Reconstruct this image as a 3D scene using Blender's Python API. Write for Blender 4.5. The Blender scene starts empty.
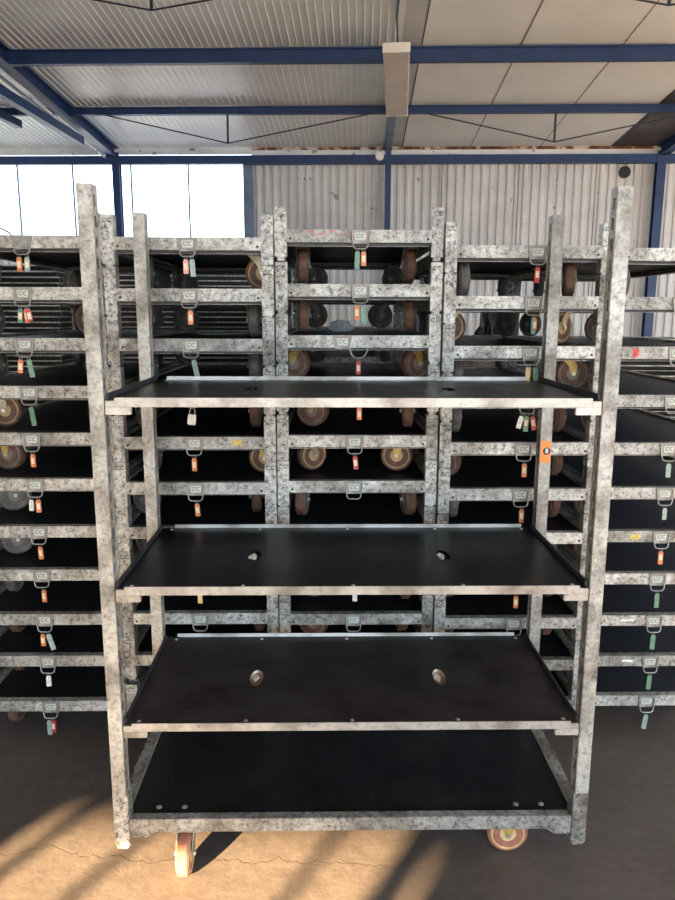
import bpy, math, random
from mathutils import Vector, Matrix
random.seed(7)
PI = math.pi
R = math.radians
scene = bpy.context.scene
col = scene.collection
D = bpy.data

# ------------------------------------------------------------------ materials
def newmat(name):
    m = D.materials.new(name); m.use_nodes = True
    nt = m.node_tree; nt.nodes.clear()
    out = nt.nodes.new('ShaderNodeOutputMaterial')
    b = nt.nodes.new('ShaderNodeBsdfPrincipled')
    nt.links.new(b.outputs[0], out.inputs[0])
    return m, nt, b
def N(nt, kind, **kw):
    n = nt.nodes.new(kind)
    for k, v in kw.items():
        if k in n.inputs: n.inputs[k].default_value = v
        else: setattr(n, k, v)
    return n
def c4(c): return (c[0], c[1], c[2], 1)
def ramp(nt, fac, stops):
    r = nt.nodes.new('ShaderNodeValToRGB'); e = r.color_ramp.elements
    while len(e) < len(stops): e.new(.5)
    for i, (p, c) in enumerate(stops):
        e[i].position = p; e[i].color = c4(c)
    nt.links.new(fac, r.inputs[0]); return r
def plain(name, c, rough=.6, metal=0, noise=.15, scale=20, bump=0):
    m, nt, b = newmat(name)
    tc = N(nt, 'ShaderNodeTexCoord')
    n = N(nt, 'ShaderNodeTexNoise', Scale=scale, Detail=5.0)
    nt.links.new(tc.outputs['Object'], n.inputs['Vector'])
    r = ramp(nt, n.outputs['Fac'], [(.3, [x*(1-noise) for x in c]), (.7, [min(1, x*(1+noise)) for x in c])])
    nt.links.new(r.outputs[0], b.inputs['Base Color'])
    b.inputs['Roughness'].default_value = rough; b.inputs['Metallic'].default_value = metal
    if bump:
        bp = N(nt, 'ShaderNodeBump', Strength=bump, Distance=.004)
        nt.links.new(n.outputs['Fac'], bp.inputs['Height']); nt.links.new(bp.outputs[0], b.inputs['Normal'])
    return m
def steel(name, light, dark, rough=.5, metal=.35, lo=.36, hi=.52):
    """aged galvanised steel: pale spangle, dark grime specks, streaks"""
    m, nt, b = newmat(name)
    tc = N(nt, 'ShaderNodeTexCoord'); oi = N(nt, 'ShaderNodeObjectInfo')
    ad = N(nt, 'ShaderNodeVectorMath', operation='ADD')
    sc = N(nt, 'ShaderNodeVectorMath', operation='SCALE'); sc.inputs['Scale'].default_value = 7.0
    co = N(nt, 'ShaderNodeCombineXYZ')
    for i in range(3): nt.links.new(oi.outputs['Random'], co.inputs[i])
    nt.links.new(co.outputs[0], sc.inputs[0])
    nt.links.new(tc.outputs['Object'], ad.inputs[0]); nt.links.new(sc.outputs[0], ad.inputs[1])
    n1 = N(nt, 'ShaderNodeTexNoise', Scale=60.0, Detail=8.0, Roughness=.85)
    n2 = N(nt, 'ShaderNodeTexNoise', Scale=9.0, Detail=4.0)
    for n in (n1, n2): nt.links.new(ad.outputs[0], n.inputs['Vector'])
    mid = [l*.62+d*.12 for l, d in zip(light, dark)]
    r1 = ramp(nt, n1.outputs['Fac'], [(lo, dark), (lo+(hi-lo)*.45, mid), (hi, light)])
    r2 = ramp(nt, n2.outputs['Fac'], [(.34, (.42, .39, .36)), (.58, (1, 1, 1))])
    mx = N(nt, 'ShaderNodeMix', data_type='RGBA', blend_type='MULTIPLY'); mx.inputs[0].default_value = .9
    nt.links.new(r1.outputs[0], mx.inputs[6]); nt.links.new(r2.outputs[0], mx.inputs[7])
    # every piece is weathered a little differently
    mr = N(nt, 'ShaderNodeMapRange'); mr.inputs[3].default_value = .70; mr.inputs[4].default_value = 1.10
    nt.links.new(oi.outputs['Random'], mr.inputs[0])
    hs = N(nt, 'ShaderNodeHueSaturation'); nt.links.new(mr.outputs[0], hs.inputs['Value'])
    nt.links.new(mx.outputs[2], hs.inputs['Color']); nt.links.new(hs.outputs[0], b.inputs['Base Color'])
    b.inputs['Roughness'].default_value = rough; b.inputs['Metallic'].default_value = metal
    bp = N(nt, 'ShaderNodeBump', Strength=.25, Distance=.001)
    nt.links.new(n1.outputs['Fac'], bp.inputs['Height']); nt.links.new(bp.outputs[0], b.inputs['Normal'])
    return m
M = {}
M['post'] = steel('post_steel', (.56, .54, .49), (.17, .16, .14), lo=.36, hi=.55)
M['frame'] = steel('frame_steel', (.66, .64, .585), (.05, .045, .038), lo=.38, hi=.58)
M['socket'] = steel('socket_steel', (.64, .62, .565), (.045, .04, .034), lo=.40, hi=.60)
M['shelfrail'] = steel('shelf_rail_steel', (.60, .56, .50), (.25, .22, .19), lo=.30, hi=.5, rough=.4)
M['palerail'] = steel('pale_rail_steel', (.86, .83, .78), (.45, .40, .34), lo=.26, hi=.45, rough=.4, metal=.1)
M['darksteel'] = plain('dark_steel', (.05, .05, .055), .5, .4, .4, 30)
M['black'] = plain('black_hole', (.01, .01, .01), .9)
M['ring'] = plain('ring_wire', (.30, .30, .28), .4, .5, .2, 60)
def board(name, base, rough, dust):
    m, nt, b = newmat(name)
    tc = N(nt, 'ShaderNodeTexCoord')
    n = N(nt, 'ShaderNodeTexNoise', Scale=6.0, Detail=8.0, Roughness=.65)
    mp = N(nt, 'ShaderNodeMapping'); mp.inputs['Scale'].default_value = (3, 40, 3)
    n2 = N(nt, 'ShaderNodeTexNoise', Scale=3.0, Detail=8.0, Roughness=.7)
    nt.links.new(tc.outputs['Object'], n.inputs['Vector'])
    nt.links.new(tc.outputs['Object'], mp.inputs[0]); nt.links.new(mp.outputs[0], n2.inputs['Vector'])
    r = ramp(nt, n.outputs['Fac'], [(.35, base), (.68, [x+dust for x in base])])
    r2 = ramp(nt, n2.outputs['Fac'], [(.57, (0, 0, 0)), (.80, (dust*2.2, dust*2, dust*1.8))])
    mx = N(nt, 'ShaderNodeMix', data_type='RGBA', blend_type='ADD'); mx.inputs[0].default_value = 1
    nt.links.new(r.outputs[0], mx.inputs[6]); nt.links.new(r2.outputs[0], mx.inputs[7])
    nt.links.new(mx.outputs[2], b.inputs['Base Color'])
    rr = N(nt, 'ShaderNodeMapRange'); rr.inputs[3].default_value = rough; rr.inputs[4].default_value = rough+.25
    nt.links.new(n.outputs['Fac'], rr.inputs[0]); nt.links.new(rr.outputs[0], b.inputs['Roughness'])
    b.inputs['Specular IOR Level'].default_value = .14
    return m
M['board'] = board('phenolic_board', (.004, .004, .0045), .2, .004)
M['boarddusty'] = board('dusty_phenolic_board', (.019, .012, .0105), .35, .026)
M['platform'] = board('platform_board', (.008, .008, .010), .3, .012)
M['platformlit'] = board('window_lit_board', (.030, .032, .043), .3, .022)  # bluish window light on the far right platforms, put into the base colour
M['ply'] = plain('raw_plywood_edge', (.42, .25, .15), .8, 0, .5, 60)
M['chip'] = plain('pale_chipped_edge', (.85, .76, .66), .8, 0, .3, 90)
M['tread'] = plain('wheel_tread', (.13, .062, .038), .75, 0, .35, 35, .3)
M['treadgrey'] = plain('wheel_tread_grey', (.12, .105, .09), .75, 0, .35, 35, .3)
M['hub'] = plain('wheel_hub_tan', (.42, .27, .12), .6, 0, .3, 25)
M['treadred'] = plain('wheel_tread_red', (.34, .13, .08), .7, 0, .25, 35, .3)
M['hubyellow'] = plain('wheel_hub_yellow', (.60, .44, .20), .6, 0, .25, 25)
M['hubgrey'] = plain('wheel_hub_grey', (.17, .15, .13), .6, 0, .4, 25)
M['fork'] = plain('fork_zinc', (.36, .31, .22), .45, .5, .35, 30)
M['forkyellow'] = plain('fork_yellow', (.50, .34, .09), .45, .3, .2, 30)
M['forkgrey'] = plain('fork_grey', (.20, .19, .18), .5, .5, .35, 30)
M['bolt'] = plain('bolt_zinc', (.50, .47, .44), .35, .6, .2, 60)
M['ink'] = plain('black_ink', (.03, .03, .03), .7)
M['greenink'] = plain('green_ink', (.02, .22, .10), .6)
M['plate'] = plain('plate_enamel', (.27, .25, .22), .5, .2, .3, 60)
M['platelabel'] = plain('plate_label_worn', (.52, .50, .46), .5, 0, .35, 130)
M['redpaint'] = plain('red_paint', (.62, .06, .06), .6, 0, .4, 60)
M['yellowpaint'] = plain('yellow_paint', (.62, .46, .10), .6, 0, .4, 60)
M['whitepaint'] = plain('white_paint', (.80, .80, .78), .6, 0, .2, 60)
M['sticker'] = plain('orange_sticker', (.90, .26, .05), .5, 0, .12, 50)
TC = {'orange': (.66, .20, .07), 'red': (.48, .05, .05), 'green': (.13, .25, .17), 'grey': (.30, .38, .33), 'white': (.75, .72, .64), 'yellow': (.80, .52, .12), 'pink': (.80, .30, .30)}
for k, v in TC.items(): M['tag'+k] = plain('tag_'+k, v, .45, 0, .25, 80)
M['paper'] = plain('tag_paper', (.80, .66, .48), .6, 0, .25, 120)
M['blue'] = plain('blue_steel_paint', (.013, .038, .12), .45, .1, .25, 6)
M['darkrod'] = plain('dark_rod', (.035, .04, .055), .6, .3)
M['bluegrey'] = plain('blue_grey_steel_paint', (.16, .21, .30), .5, .1, .25, 6)
def sheet(name, c, dirt, rough, spots=.0, metal=0):
    m, nt, b = newmat(name)
    tc = N(nt, 'ShaderNodeTexCoord')
    n = N(nt, 'ShaderNodeTexNoise', Scale=1.6, Detail=8.0, Roughness=.65)
    n2 = N(nt, 'ShaderNodeTexNoise', Scale=7.0, Detail=3.0, Roughness=.6)
    for q in (n, n2): nt.links.new(tc.outputs['Object'], q.inputs['Vector'])
    r = ramp(nt, n.outputs['Fac'], [(.35, [x*(1-dirt) for x in c]), (.62, c)])
    r2 = ramp(nt, n2.outputs['Fac'], [(.22+spots*.1, (.45, .42, .40)), (.25+spots*.1, (1, 1, 1))])
    mx = N(nt, 'ShaderNodeMix', data_type='RGBA', blend_type='MULTIPLY'); mx.inputs[0].default_value = 1 if spots else 0
    nt.links.new(r.outputs[0], mx.inputs[6]); nt.links.new(r2.outputs[0], mx.inputs[7])
    nt.links.new(mx.outputs[2], b.inputs['Base Color'])
    b.inputs['Roughness'].default_value = rough; b.inputs['Metallic'].default_value = metal
    return m
M['ceilrib'] = sheet('ribbed_ceiling_sheet', (.82, .83, .83), .12, .30)
M['ceilflat'] = sheet('flat_ceiling_panel', (.80, .80, .79), .10, .6)
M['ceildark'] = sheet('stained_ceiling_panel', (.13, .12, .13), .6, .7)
M['ceilstrip'] = sheet('grey_ceiling_strip', (.52, .53, .56), .2, .6)
M['seam'] = plain('seam_dark', (.10, .10, .11), .8)
M['wall'] = sheet('corrugated_wall_sheet', (.70, .69, .68), .18, .6, .7)
M['wallblock'] = sheet('block_wall', (.66, .65, .63), .2, .9)
M['eave'] = sheet('white_eave_strip', (.9, .9, .88), .2, .7, 1.3)
M['window'] = None
# rusty edge strip
m, nt, b = newmat('rusty_edge')
tc = N(nt, 'ShaderNodeTexCoord'); n = N(nt, 'ShaderNodeTexNoise', Scale=9.0, Detail=6.0)
nt.links.new(tc.outputs['Object'], n.inputs['Vector'])
r = ramp(nt, n.outputs['Fac'], [(.42, (.10, .035, .02)), (.50, (.28, .12, .06)), (.60, (.62, .56, .50))])
nt.links.new(r.outputs[0], b.inputs['Base Color']); b.inputs['Roughness'].default_value = .9
M['rust'] = m
# glass pane
m = D.materials.new('window_glass'); m.use_nodes = True; nt = m.node_tree; nt.nodes.clear()
out = nt.nodes.new('ShaderNodeOutputMaterial'); mix = nt.nodes.new('ShaderNodeMixShader')
tr = nt.nodes.new('ShaderNodeBsdfTransparent'); gl = nt.nodes.new('ShaderNodeBsdfGlossy'); gl.inputs['Roughness'].default_value = .05
mix.inputs[0].default_value = .06
nt.links.new(tr.outputs[0], mix.inputs[1]); nt.links.new(gl.outputs[0], mix.inputs[2]); nt.links.new(mix.outputs[0], out.inputs[0])
M['glass'] = m
# plastic bag / film
M['bag'] = plain('white_plastic_bag', (.82, .85, .86), .3, 0, .1, 40)
M['film'] = plain('black_plastic_film', (.012, .012, .014), .22, 0, .3, 8)
M['diffuser'] = plain('yellowed_diffuser', (.62, .55, .50), .5, 0, .12, 3)
M['lamphousing'] = plain('lamp_housing', (.85, .80, .70), .5, 0, .1, 6)
# floor
m, nt, b = newmat('dirty_concrete_floor')
tc = N(nt, 'ShaderNodeTexCoord')
n1 = N(nt, 'ShaderNodeTexNoise', Scale=2.2, Detail=9.0, Roughness=.62)
n2 = N(nt, 'ShaderNodeTexNoise', Scale=26.0, Detail=9.0, Roughness=.7)
n3 = N(nt, 'ShaderNodeTexNoise', Scale=3.5, Detail=5.0, Roughness=.6)
for q in (n1, n2, n3): nt.links.new(tc.outputs['Object'], q.inputs['Vector'])
r1 = ramp(nt, n1.outputs['Fac'], [(.3, (.075, .060, .052)), (.7, (.122, .098, .084))])
r2 = ramp(nt, n2.outputs['Fac'], [(.33, (.72, .7, .68)), (.6, (1.05, 1.03, 1.0))])
mx = N(nt, 'ShaderNodeMix', data_type='RGBA', blend_type='MULTIPLY'); mx.inputs[0].default_value = .8
nt.links.new(r1.outputs[0], mx.inputs[6]); nt.links.new(r2.outputs[0], mx.inputs[7])
# one long crack running across the slab, wandering with noise
sep = N(nt, 'ShaderNodeSeparateXYZ'); nt.links.new(tc.outputs['Object'], sep.inputs[0])
cx = N(nt, 'ShaderNodeCombineXYZ'); nt.links.new(sep.outputs[0], cx.inputs[0])
nc = N(nt, 'ShaderNodeTexNoise', Scale=2.6, Detail=9.0, Roughness=.7); nt.links.new(cx.outputs[0], nc.inputs['Vector'])
def crack(y0, amp, w):
    ma = N(nt, 'ShaderNodeMath', operation='MULTIPLY_ADD'); ma.inputs[1].default_value = amp; ma.inputs[2].default_value = y0-amp*.5
    nt.links.new(nc.outputs['Fac'], ma.inputs[0])
    sb = N(nt, 'ShaderNodeMath', operation='SUBTRACT'); nt.links.new(sep.outputs[1], sb.inputs[0]); nt.links.new(ma.outputs[0], sb.inputs[1])
    ab = N(nt, 'ShaderNodeMath', operation='ABSOLUTE'); nt.links.new(sb.outputs[0], ab.inputs[0])
    mr = N(nt, 'ShaderNodeMapRange'); mr.inputs[1].default_value = 0; mr.inputs[2].default_value = w
    nt.links.new(ab.outputs[0], mr.inputs[0]); return mr
ck = crack(1.872, .30, .0028)
mx2 = N(nt, 'ShaderNodeMix', data_type='RGBA', blend_type='MULTIPLY')
rk = ramp(nt, ck.outputs[0], [(0, (.5, .47, .45)), (1, (1, 1, 1))]); mx2.inputs[0].default_value = 1
nt.links.new(mx.outputs[2], mx2.inputs[6]); nt.links.new(rk.outputs[0], mx2.inputs[7])
nt.links.new(mx2.outputs[2], b.inputs['Base Color']); b.inputs['Roughness'].default_value = .78
sm = N(nt, 'ShaderNodeMath', operation='MULTIPLY_ADD'); sm.inputs[1].default_value = .35
nt.links.new(n2.outputs['Fac'], sm.inputs[0]); nt.links.new(n3.outputs['Fac'], sm.inputs[2])
ad = N(nt, 'ShaderNodeMath', operation='ADD'); nt.links.new(sm.outputs[0], ad.inputs[0])
mc = N(nt, 'ShaderNodeMath', operation='MULTIPLY'); mc.inputs[1].default_value = .5; nt.links.new(ck.outputs[0], mc.inputs[0])
nt.links.new(mc.outputs[0], ad.inputs[1])
bp = N(nt, 'ShaderNodeBump', Strength=.5, Distance=.012)
nt.links.new(ad.outputs[0], bp.inputs['Height']); nt.links.new(bp.outputs[0], b.inputs['Normal'])
M['floor'] = m
M['outside'] = plain('yard_ground', (.24, .26, .29), .9, 0, .2, 1)

# ------------------------------------------------------------------ mesh builder
class MB:
    def __init__(s): s.v = []; s.f = []; s.mi = []
    def add(s, vs, fs, mi=0, mat=None):
        o = len(s.v)
        s.v += [tuple(mat @ Vector(p)) if mat else tuple(p) for p in vs]
        s.f += [tuple(i+o for i in f) for f in fs]; s.mi += [mi]*len(fs); return s
    def box(s, x0, x1, y0, y1, z0, z1, mi=0, mat=None):
        vs = [(x0,y0,z0),(x1,y0,z0),(x1,y1,z0),(x0,y1,z0),(x0,y0,z1),(x1,y0,z1),(x1,y1,z1),(x0,y1,z1)]
        return s.add(vs, [(0,3,2,1),(4,5,6,7),(0,1,5,4),(1,2,6,5),(2,3,7,6),(3,0,4,7)], mi, mat)
    def prism(s, pts, a, b_, axis='y', mi=0, mat=None):
        """outline pts (p,q) extruded from a to b_ along axis"""
        n = len(pts)
        def q(p, t): return {'y': (p[0], t, p[1]), 'x': (t, p[0], p[1]), 'z': (p[0], p[1], t)}[axis]
        vs = [q(p, a) for p in pts]+[q(p, b_) for p in pts]
        fs = [tuple(range(n)), tuple(range(2*n-1, n-1, -1))]+[(i, (i+1) % n, n+(i+1) % n, n+i)[::-1] for i in range(n)]
        return s.add(vs, fs, mi, mat)
    def lathe(s, prof, seg=24, axis='x', mi=0, mat=None, c=(0,0,0)):
        """prof: (t along axis, r)"""
        vs = []; fs = []
        for t, r_ in prof:
            for k in range(seg):
                a = 2*PI*k/seg; p, q = r_*math.cos(a), r_*math.sin(a)
                v = {'x': (t, p, q), 'y': (p, t, q), 'z': (p, q, t)}[axis]
                vs.append((v[0]+c[0], v[1]+c[1], v[2]+c[2]))
        m_ = len(prof)
        for i in range(m_-1):
            for k in range(seg):
                fs.append((i*seg+k, i*seg+(k+1) % seg, (i+1)*seg+(k+1) % seg, (i+1)*seg+k))
        fs.append(tuple(range(seg))); fs.append(tuple(range(m_*seg-1, (m_-1)*seg-1, -1)))
        return s.add(vs, fs, mi, mat)
    def tube(s, pts, r_, seg=8, mi=0, closed=False):
        P = [Vector(p) for p in pts]; n = len(P); vs = []; fs = []
        up = Vector((0, 0, 1))
        for i, p in enumerate(P):
            if closed: t = (P[(i+1) % n]-P[i-1])
            else: t = P[min(i+1, n-1)]-P[max(i-1, 0)]
            t.normalize()
            a = t.cross(Vector((0, 1, 0)))
            if a.length < .3: a = t.cross(Vector((1, 0, 0)))
            a.normalize(); b_ = t.cross(a)
            for k in range(seg):
                w = 2*PI*k/seg; vs.append(p+a*r_*math.cos(w)+b_*r_*math.sin(w))
        for i in range(n if closed else n-1):
            j = (i+1) % n
            for k in range(seg): fs.append((i*seg+k, i*seg+(k+1) % seg, j*seg+(k+1) % seg, j*seg+k))
        if not closed: fs += [tuple(range(seg))[::-1], tuple((n-1)*seg+k for k in range(seg))]
        return s.add(vs, fs, mi)
    def mesh(s, name, mats, bevel=0, smooth=False):
        me = D.meshes.new(name); me.from_pydata(s.v, [], s.f)
        for m_ in (mats if isinstance(mats, (list, tuple)) else [mats]): me.materials.append(m_)
        for p, i in zip(me.polygons, s.mi): p.material_index = i
        import bmesh
        bm = bmesh.new(); bm.from_mesh(me)
        bmesh.ops.recalc_face_normals(bm, faces=bm.faces)
        if bevel:
            es = [e for e in bm.edges if len(e.link_faces) == 2 and e.calc_face_angle(0) > .6]
            bmesh.ops.bevel(bm, geom=es, offset=bevel, segments=2, affect='EDGES', clamp_overlap=True)
        bm.to_mesh(me); bm.free()
        if smooth:
            for p in me.polygons: p.use_smooth = True
            try: me.set_sharp_from_angle(angle=R(35))
            except Exception: pass
        return me
def link(name, me, parent=None, loc=(0,0,0), rz=0):
    o = D.objects.new(name, me); col.objects.link(o)
    o.location = loc; o.rotation_euler = (0, 0, rz)
    if parent: o.parent = parent
    return o
def tag(o, label=None, cat=None, group=None, kind=None):
    if label: o['label'] = label
    if cat: o['category'] = cat
    if group: o['group'] = group
    if kind: o['kind'] = kind
    return o
def text_mesh(name, txt, size, mat, bold=0.0):
    cu = D.curves.new(name, 'FONT'); cu.body = txt; cu.size = size; cu.align_x = 'CENTER'; cu.align_y = 'CENTER'
    cu.extrude = .0004; cu.offset = bold; cu.space_character = 1.22
    o = D.objects.new(name, cu); col.objects.link(o)
    dg = bpy.context.evaluated_depsgraph_get(); me = D.meshes.new_from_object(o.evaluated_get(dg))
    D.objects.remove(o); D.curves.remove(cu)
    me.transform(Matrix.Rotation(PI/2, 4, 'X'))   # readable from -y
    me.materials.clear(); me.materials.append(mat); me.name = name
    return me

# ------------------------------------------------------------------ trolley base (rolling platform)
W2, L2, RT = .2825, .681, .167          # half width, half length, top of rail above the floor
SX, SY = .040, .045                     # corner socket section
def socket_mesh():
    b = MB(); t = .0035; z0, z1 = RT-.089, RT+.072
    # open-topped square tube, slightly waisted foot that drops into the socket below
    for (x0, x1, y0, y1) in ((-SX/2, SX/2, -SY/2, -SY/2+t), (-SX/2, SX/2, SY/2-t, SY/2), (-SX/2, -SX/2+t, -SY/2+t, SY/2-t), (SX/2-t, SX/2, -SY/2+t, SY/2-t)):
        b.box(x0, x1, y0, y1, z0, z1)
    b.box(-SX/2+t, SX/2-t, -SY/2+t, SY/2-t, z0, z0+.006)
    b.box(-SX/2-.001, SX/2+.001, -SY/2-.001, SY/2+.001, RT-.048, RT-.044)   # weld bead bands
    b.box(-SX/2-.001, SX/2+.001, -SY/2-.001, SY/2+.001, RT+.010, RT+.013)
    b.prism([(-.013, -.014), (.013, -.014), (.013, .014), (-.013, .014)], z0-.012, z0, 'z')
    return b.mesh('corner_socket', M['socket'], .0012)
def foot_socket_mesh():
    # sockets of the loaded trolley: rounded foot at the bottom
    b = MB(); z0, z1 = RT-.096, RT+.074
    pts = [(-.0215, z0+.012), (-.014, z0), (.014, z0), (.0215, z0+.012), (.0215, z1), (-.0215, z1)]
    b.prism(pts, -.0245, .0245, 'y')
    return b.mesh('corner_socket', M['socket'], .002)
def frame_mesh():
    b = MB()
    zt, zb = RT, RT-.042
    for s in (-1, 1):
        y0, y1 = sorted((s*L2, s*(L2-.030)))
        b.box(-W2+SX, W2-SX, y0, y1, zb, zt)
        for e in (-1, 1):      # bolt recess at each end of the short rail
            b.lathe([(s*(L2+.0006), .0055), (s*(L2-.002), .0055)], 10, 'y', 1, c=(e*(W2-SX-.012), 0, RT-.030))
        y0, y1 = sorted((s*(L2-.030), s*(L2-.062)))
        b.box(-W2+SX, W2-SX, y0, y1, zb-.010, zb+.008, 2)      # inner angle carrying the board
        x0, x1 = sorted((s*W2, s*(W2-.028)))
        b.box(x0, x1, -L2+SY, L2-SY, zb, zt)
        x0, x1 = sorted((s*(W2-.028), s*(W2-.05)))
        b.box(x0, x1, -L2+SY, L2-SY, zb, zb+.008, 2)
        # gusset plates beside the sockets
        for e in (-1, 1):
            ya, yb, yc = e*(L2-SY), e*(L2-SY-.075), e*(L2-SY-.045)
            x0, x1 = sorted((s*(W2-.002), s*(W2-.008)))
            b.prism([(ya, zb), (yb, zb), (yc, zb-.018), (ya, zb-.018)], x0, x1, 'x')
            # caster cross member
            b.box(-W2+.05, W2-.05, e*.490-.028, e*.490+.028, zb-.001, zb+.012, 2) if s == 1 else None
    return b.mesh('frame', [M['frame'], M['black'], M['darksteel']], .0012)
def platform_mesh():
    b = MB(); z1 = RT-.010
    b.box(-W2+.0285, W2-.0285, -L2+.0305, L2-.0305, z1-.012, z1)
    return b.mesh('platform', M['platform'], .001)
def bolts_mesh():
    b = MB(); z1 = RT-.010
    for e in (-1, 1):
        for s in (-1, 1):
            for d in (0, .075):
                b.lathe([(z1, .0085), (z1+.002, .0080), (z1+.004, .005)], 12, 'z', 0, c=(s*(W2-.065), e*(L2-.115-d), 0))
    return b.mesh('platform_bolts', M['bolt'], 0, True)
WR = .0605
def wheel_mesh(tread, hub):
    b = MB(); w = .0175
    b.lathe([(-w, WR-.010), (-w+.001, WR-.004), (-w+.006, WR), (w-.006, WR), (w-.001, WR-.004), (w, WR-.010)], 36, 'x', 0)
    for s in (-1, 1):
        pr_ = [(s*(w-.001), WR-.009), (s*(w+.0016), WR-.011), (s*(w+.0016), WR-.014), (s*(w-.002), WR-.017), (s*(w-.002), .026), (s*(w+.001), .023), (s*(w+.002), .012), (s*(w+.002), .003)]
        b.lathe(pr_, 36, 'x', 1)
    return b.mesh('wheel', [tread, hub], 0, True)
def caster_mesh(fm):
    """fork: top plate, swivel head and two tapering legs; wheel sits at (0, trail, 0)"""
    b = MB(); tr = .036; zt = RT-.043
    b.box(-.040, .040, -.034, .034, zt+.0, zt+.0035)
    b.lathe([(zt-.002, .024), (zt, .024)], 20, 'z')
    for s in (-1, 1):
        x0, x1 = sorted((s*.0215, s*.0250))
        pts = [(-.014, zt-.002), (.026, zt-.002), (tr+.013, .092), (tr+.009, WR-.005), (tr, WR-.011), (tr-.009, WR-.004), (tr-.018, .088)]
        b.prism(pts, x0, x1, 'x')
        b.lathe([(s*.025, .008), (s*.030, .0075)], 8, 'x', 1, c=(0, tr, WR))
    b.lathe([(-.0215, .005), (.0215, .005)], 8, 'x', 1, c=(0, tr, WR))
    return b.mesh('caster', [fm, M['bolt']], .0008)
def hitch_mesh():
    b = MB(); y = -.0030
    pts = [(-.034, RT-.001), (.034, RT-.001), (.024, RT-.046), (-.024, RT-.046)]
    b.prism(pts, y, -.0006, 'y')
    return b.mesh('hitch_plate', M['plate'], .0008)
def label_mesh():
    b = MB(); b.prism([(-.020, RT-.010), (.020, RT-.010), (.017, RT-.034), (-.017, RT-.034)], -.0036, -.0031, 'y')
    return b.mesh('plate_label', M['platelabel'])
def ring_mesh():
    pts = [(-.029, -.005, RT-.006), (-.027, -.007, RT-.040), (-.023, -.010, RT-.058), (-.015, -.011, RT-.063), (.015, -.011, RT-.063), (.023, -.010, RT-.058), (.027, -.007, RT-.040), (.029, -.005, RT-.006)]
    return MB().tube(pts, .0024, 8).mesh('tow_ring', M['ring'], 0, True)
def round_ring_mesh():
    pts = [(-.030+.03*(1-math.cos(a)) if 0 else .030*math.cos(a), -.008, RT-.044-.034*math.sin(a)) for a in [PI*k/14 for k in range(15)]]
    return MB().tube(pts, .0026, 8).mesh('tow_ring', M['ring'], 0, True)
ME = dict(socket=socket_mesh(), foot=foot_socket_mesh(), frame=frame_mesh(), platform=platform_mesh(), bolts=bolts_mesh(),
          wheelA=wheel_mesh(M['tread'], M['hub']), wheelB=wheel_mesh(M['treadgrey'], M['hubgrey']), wheelC=wheel_mesh(M['tread'], M['hubgrey']),
          forkA=caster_mesh(M['fork']), forkB=caster_mesh(M['forkyellow']), forkC=caster_mesh(M['forkgrey']),
          wheelE=wheel_mesh(M['treadred'], M['hubyellow']), hitch=hitch_mesh(), plabel=label_mesh(), ring=ring_mesh(), rring=round_ring_mesh(),
          cc=text_mesh('lettering', 'CC', .021, M['ink'], .0), ccg=text_mesh('lettering', 'CC', .019, M['greenink'], .0003))
ME['platformlit'] = ME['platform'].copy(); ME['platformlit'].materials[0] = M['platformlit']
CX, CY = W2-.088, .490
def add_caster(root, x, y, deg, wheel='wheelA', fork='forkA'):
    c = link('caster', ME[fork], root, (x, y, 0), R(deg))
    link('wheel', ME[wheel], c, (0, .036, WR))
    return c
def make_base(name, loc, ang, wheels, label, group, hx=0, hz=0, ringkind='ring', wear=0, pl=True):
    root = D.objects.new(name, None); col.objects.link(root); root.location = loc
    tag(root, label, 'trolley base', group)
    root.rotation_euler.z = ang
    link('frame', ME['frame'], root); link('platform', ME['platformlit' if 'far right' in label else 'platform'], root)
    for sx in (-1, 1):
        for sy in (-1, 1):
            s = link('corner_socket', ME['socket'], root, (sx*(W2-SX/2), sy*(L2-SY/2), 0))
            if sy == -1 and wear != 2:
                link('lettering', ME['cc'], s, (0, -SY/2-.0006, RT+.052))
    k = 0
    for sx, sy in ((-1, -1), (1, -1), (-1, 1), (1, 1)):
        a, w, f = wheels[k] if k < len(wheels) else (random.uniform(0, 360), 'wheelB', 'forkC')
        add_caster(root, sx*CX, sy*CY, a, w, f); k += 1
    h = link('hitch_plate', ME['hitch'], root, (hx, -L2, 0))
    if pl:
        lb = link('plate_label', ME['plabel'], h)
        link('lettering', ME['ccg'], h, (0, -.0042, RT-.022))
    link('tow_ring', ME[ringkind], root, (hx if ringkind == 'ring' else hx+.055, -L2, 0))
    return root

# stacks: X of left edge, Y of front face, heights of rail tops (from the photograph's perspective)
Z = {'LL': [1.8443, 1.6763, 1.5074, 1.3443, 1.1808, 1.0169, 0.8444, 0.6819, 0.5114, 0.3481, 0.167],
     'L': [1.8387, 1.6727, 1.5068, 1.3381, 1.1695, 1.0066, 0.8441, 0.6816, 0.5191, 0.3566, 0.167],
     'C': [1.8677, 1.6905, 1.5189, 1.3453, 1.1716, 1.0078, 0.8404, 0.673, 0.5057, 0.3363, 0.167],
     'R': [1.8181, 1.652, 1.485, 1.3173, 1.1496, 0.9836, 0.8211, 0.6586, 0.4961, 0.3295, 0.167],
     'RR': [1.8136, 1.6511, 1.4826, 1.3146, 1.1434, 0.9803, 0.8178, 0.6553, 0.492, 0.3295, 0.167]}
XY = {'LL': (-1.3838, .650), 'L': (-.8135, .635), 'C': (-.2445, .655), 'R': (.3245, .635), 'RR': (.9000, .665)}
E_, F_, G_ = 0, 90, 270     # edge-on, trailing to the left, trailing to the right (seen from the front)
A_, B_, C_ = ('wheelA', 'forkA'), ('wheelC', 'forkB'), ('wheelB', 'forkC')
def w(deg, k): return (deg,)+{'A': ('wheelA', 'forkA'), 'B': ('wheelC', 'forkB'), 'C': ('wheelB', 'forkC'), 'D': ('wheelC', 'forkC'), 'Y': ('wheelA', 'forkB')}[k]
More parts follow.
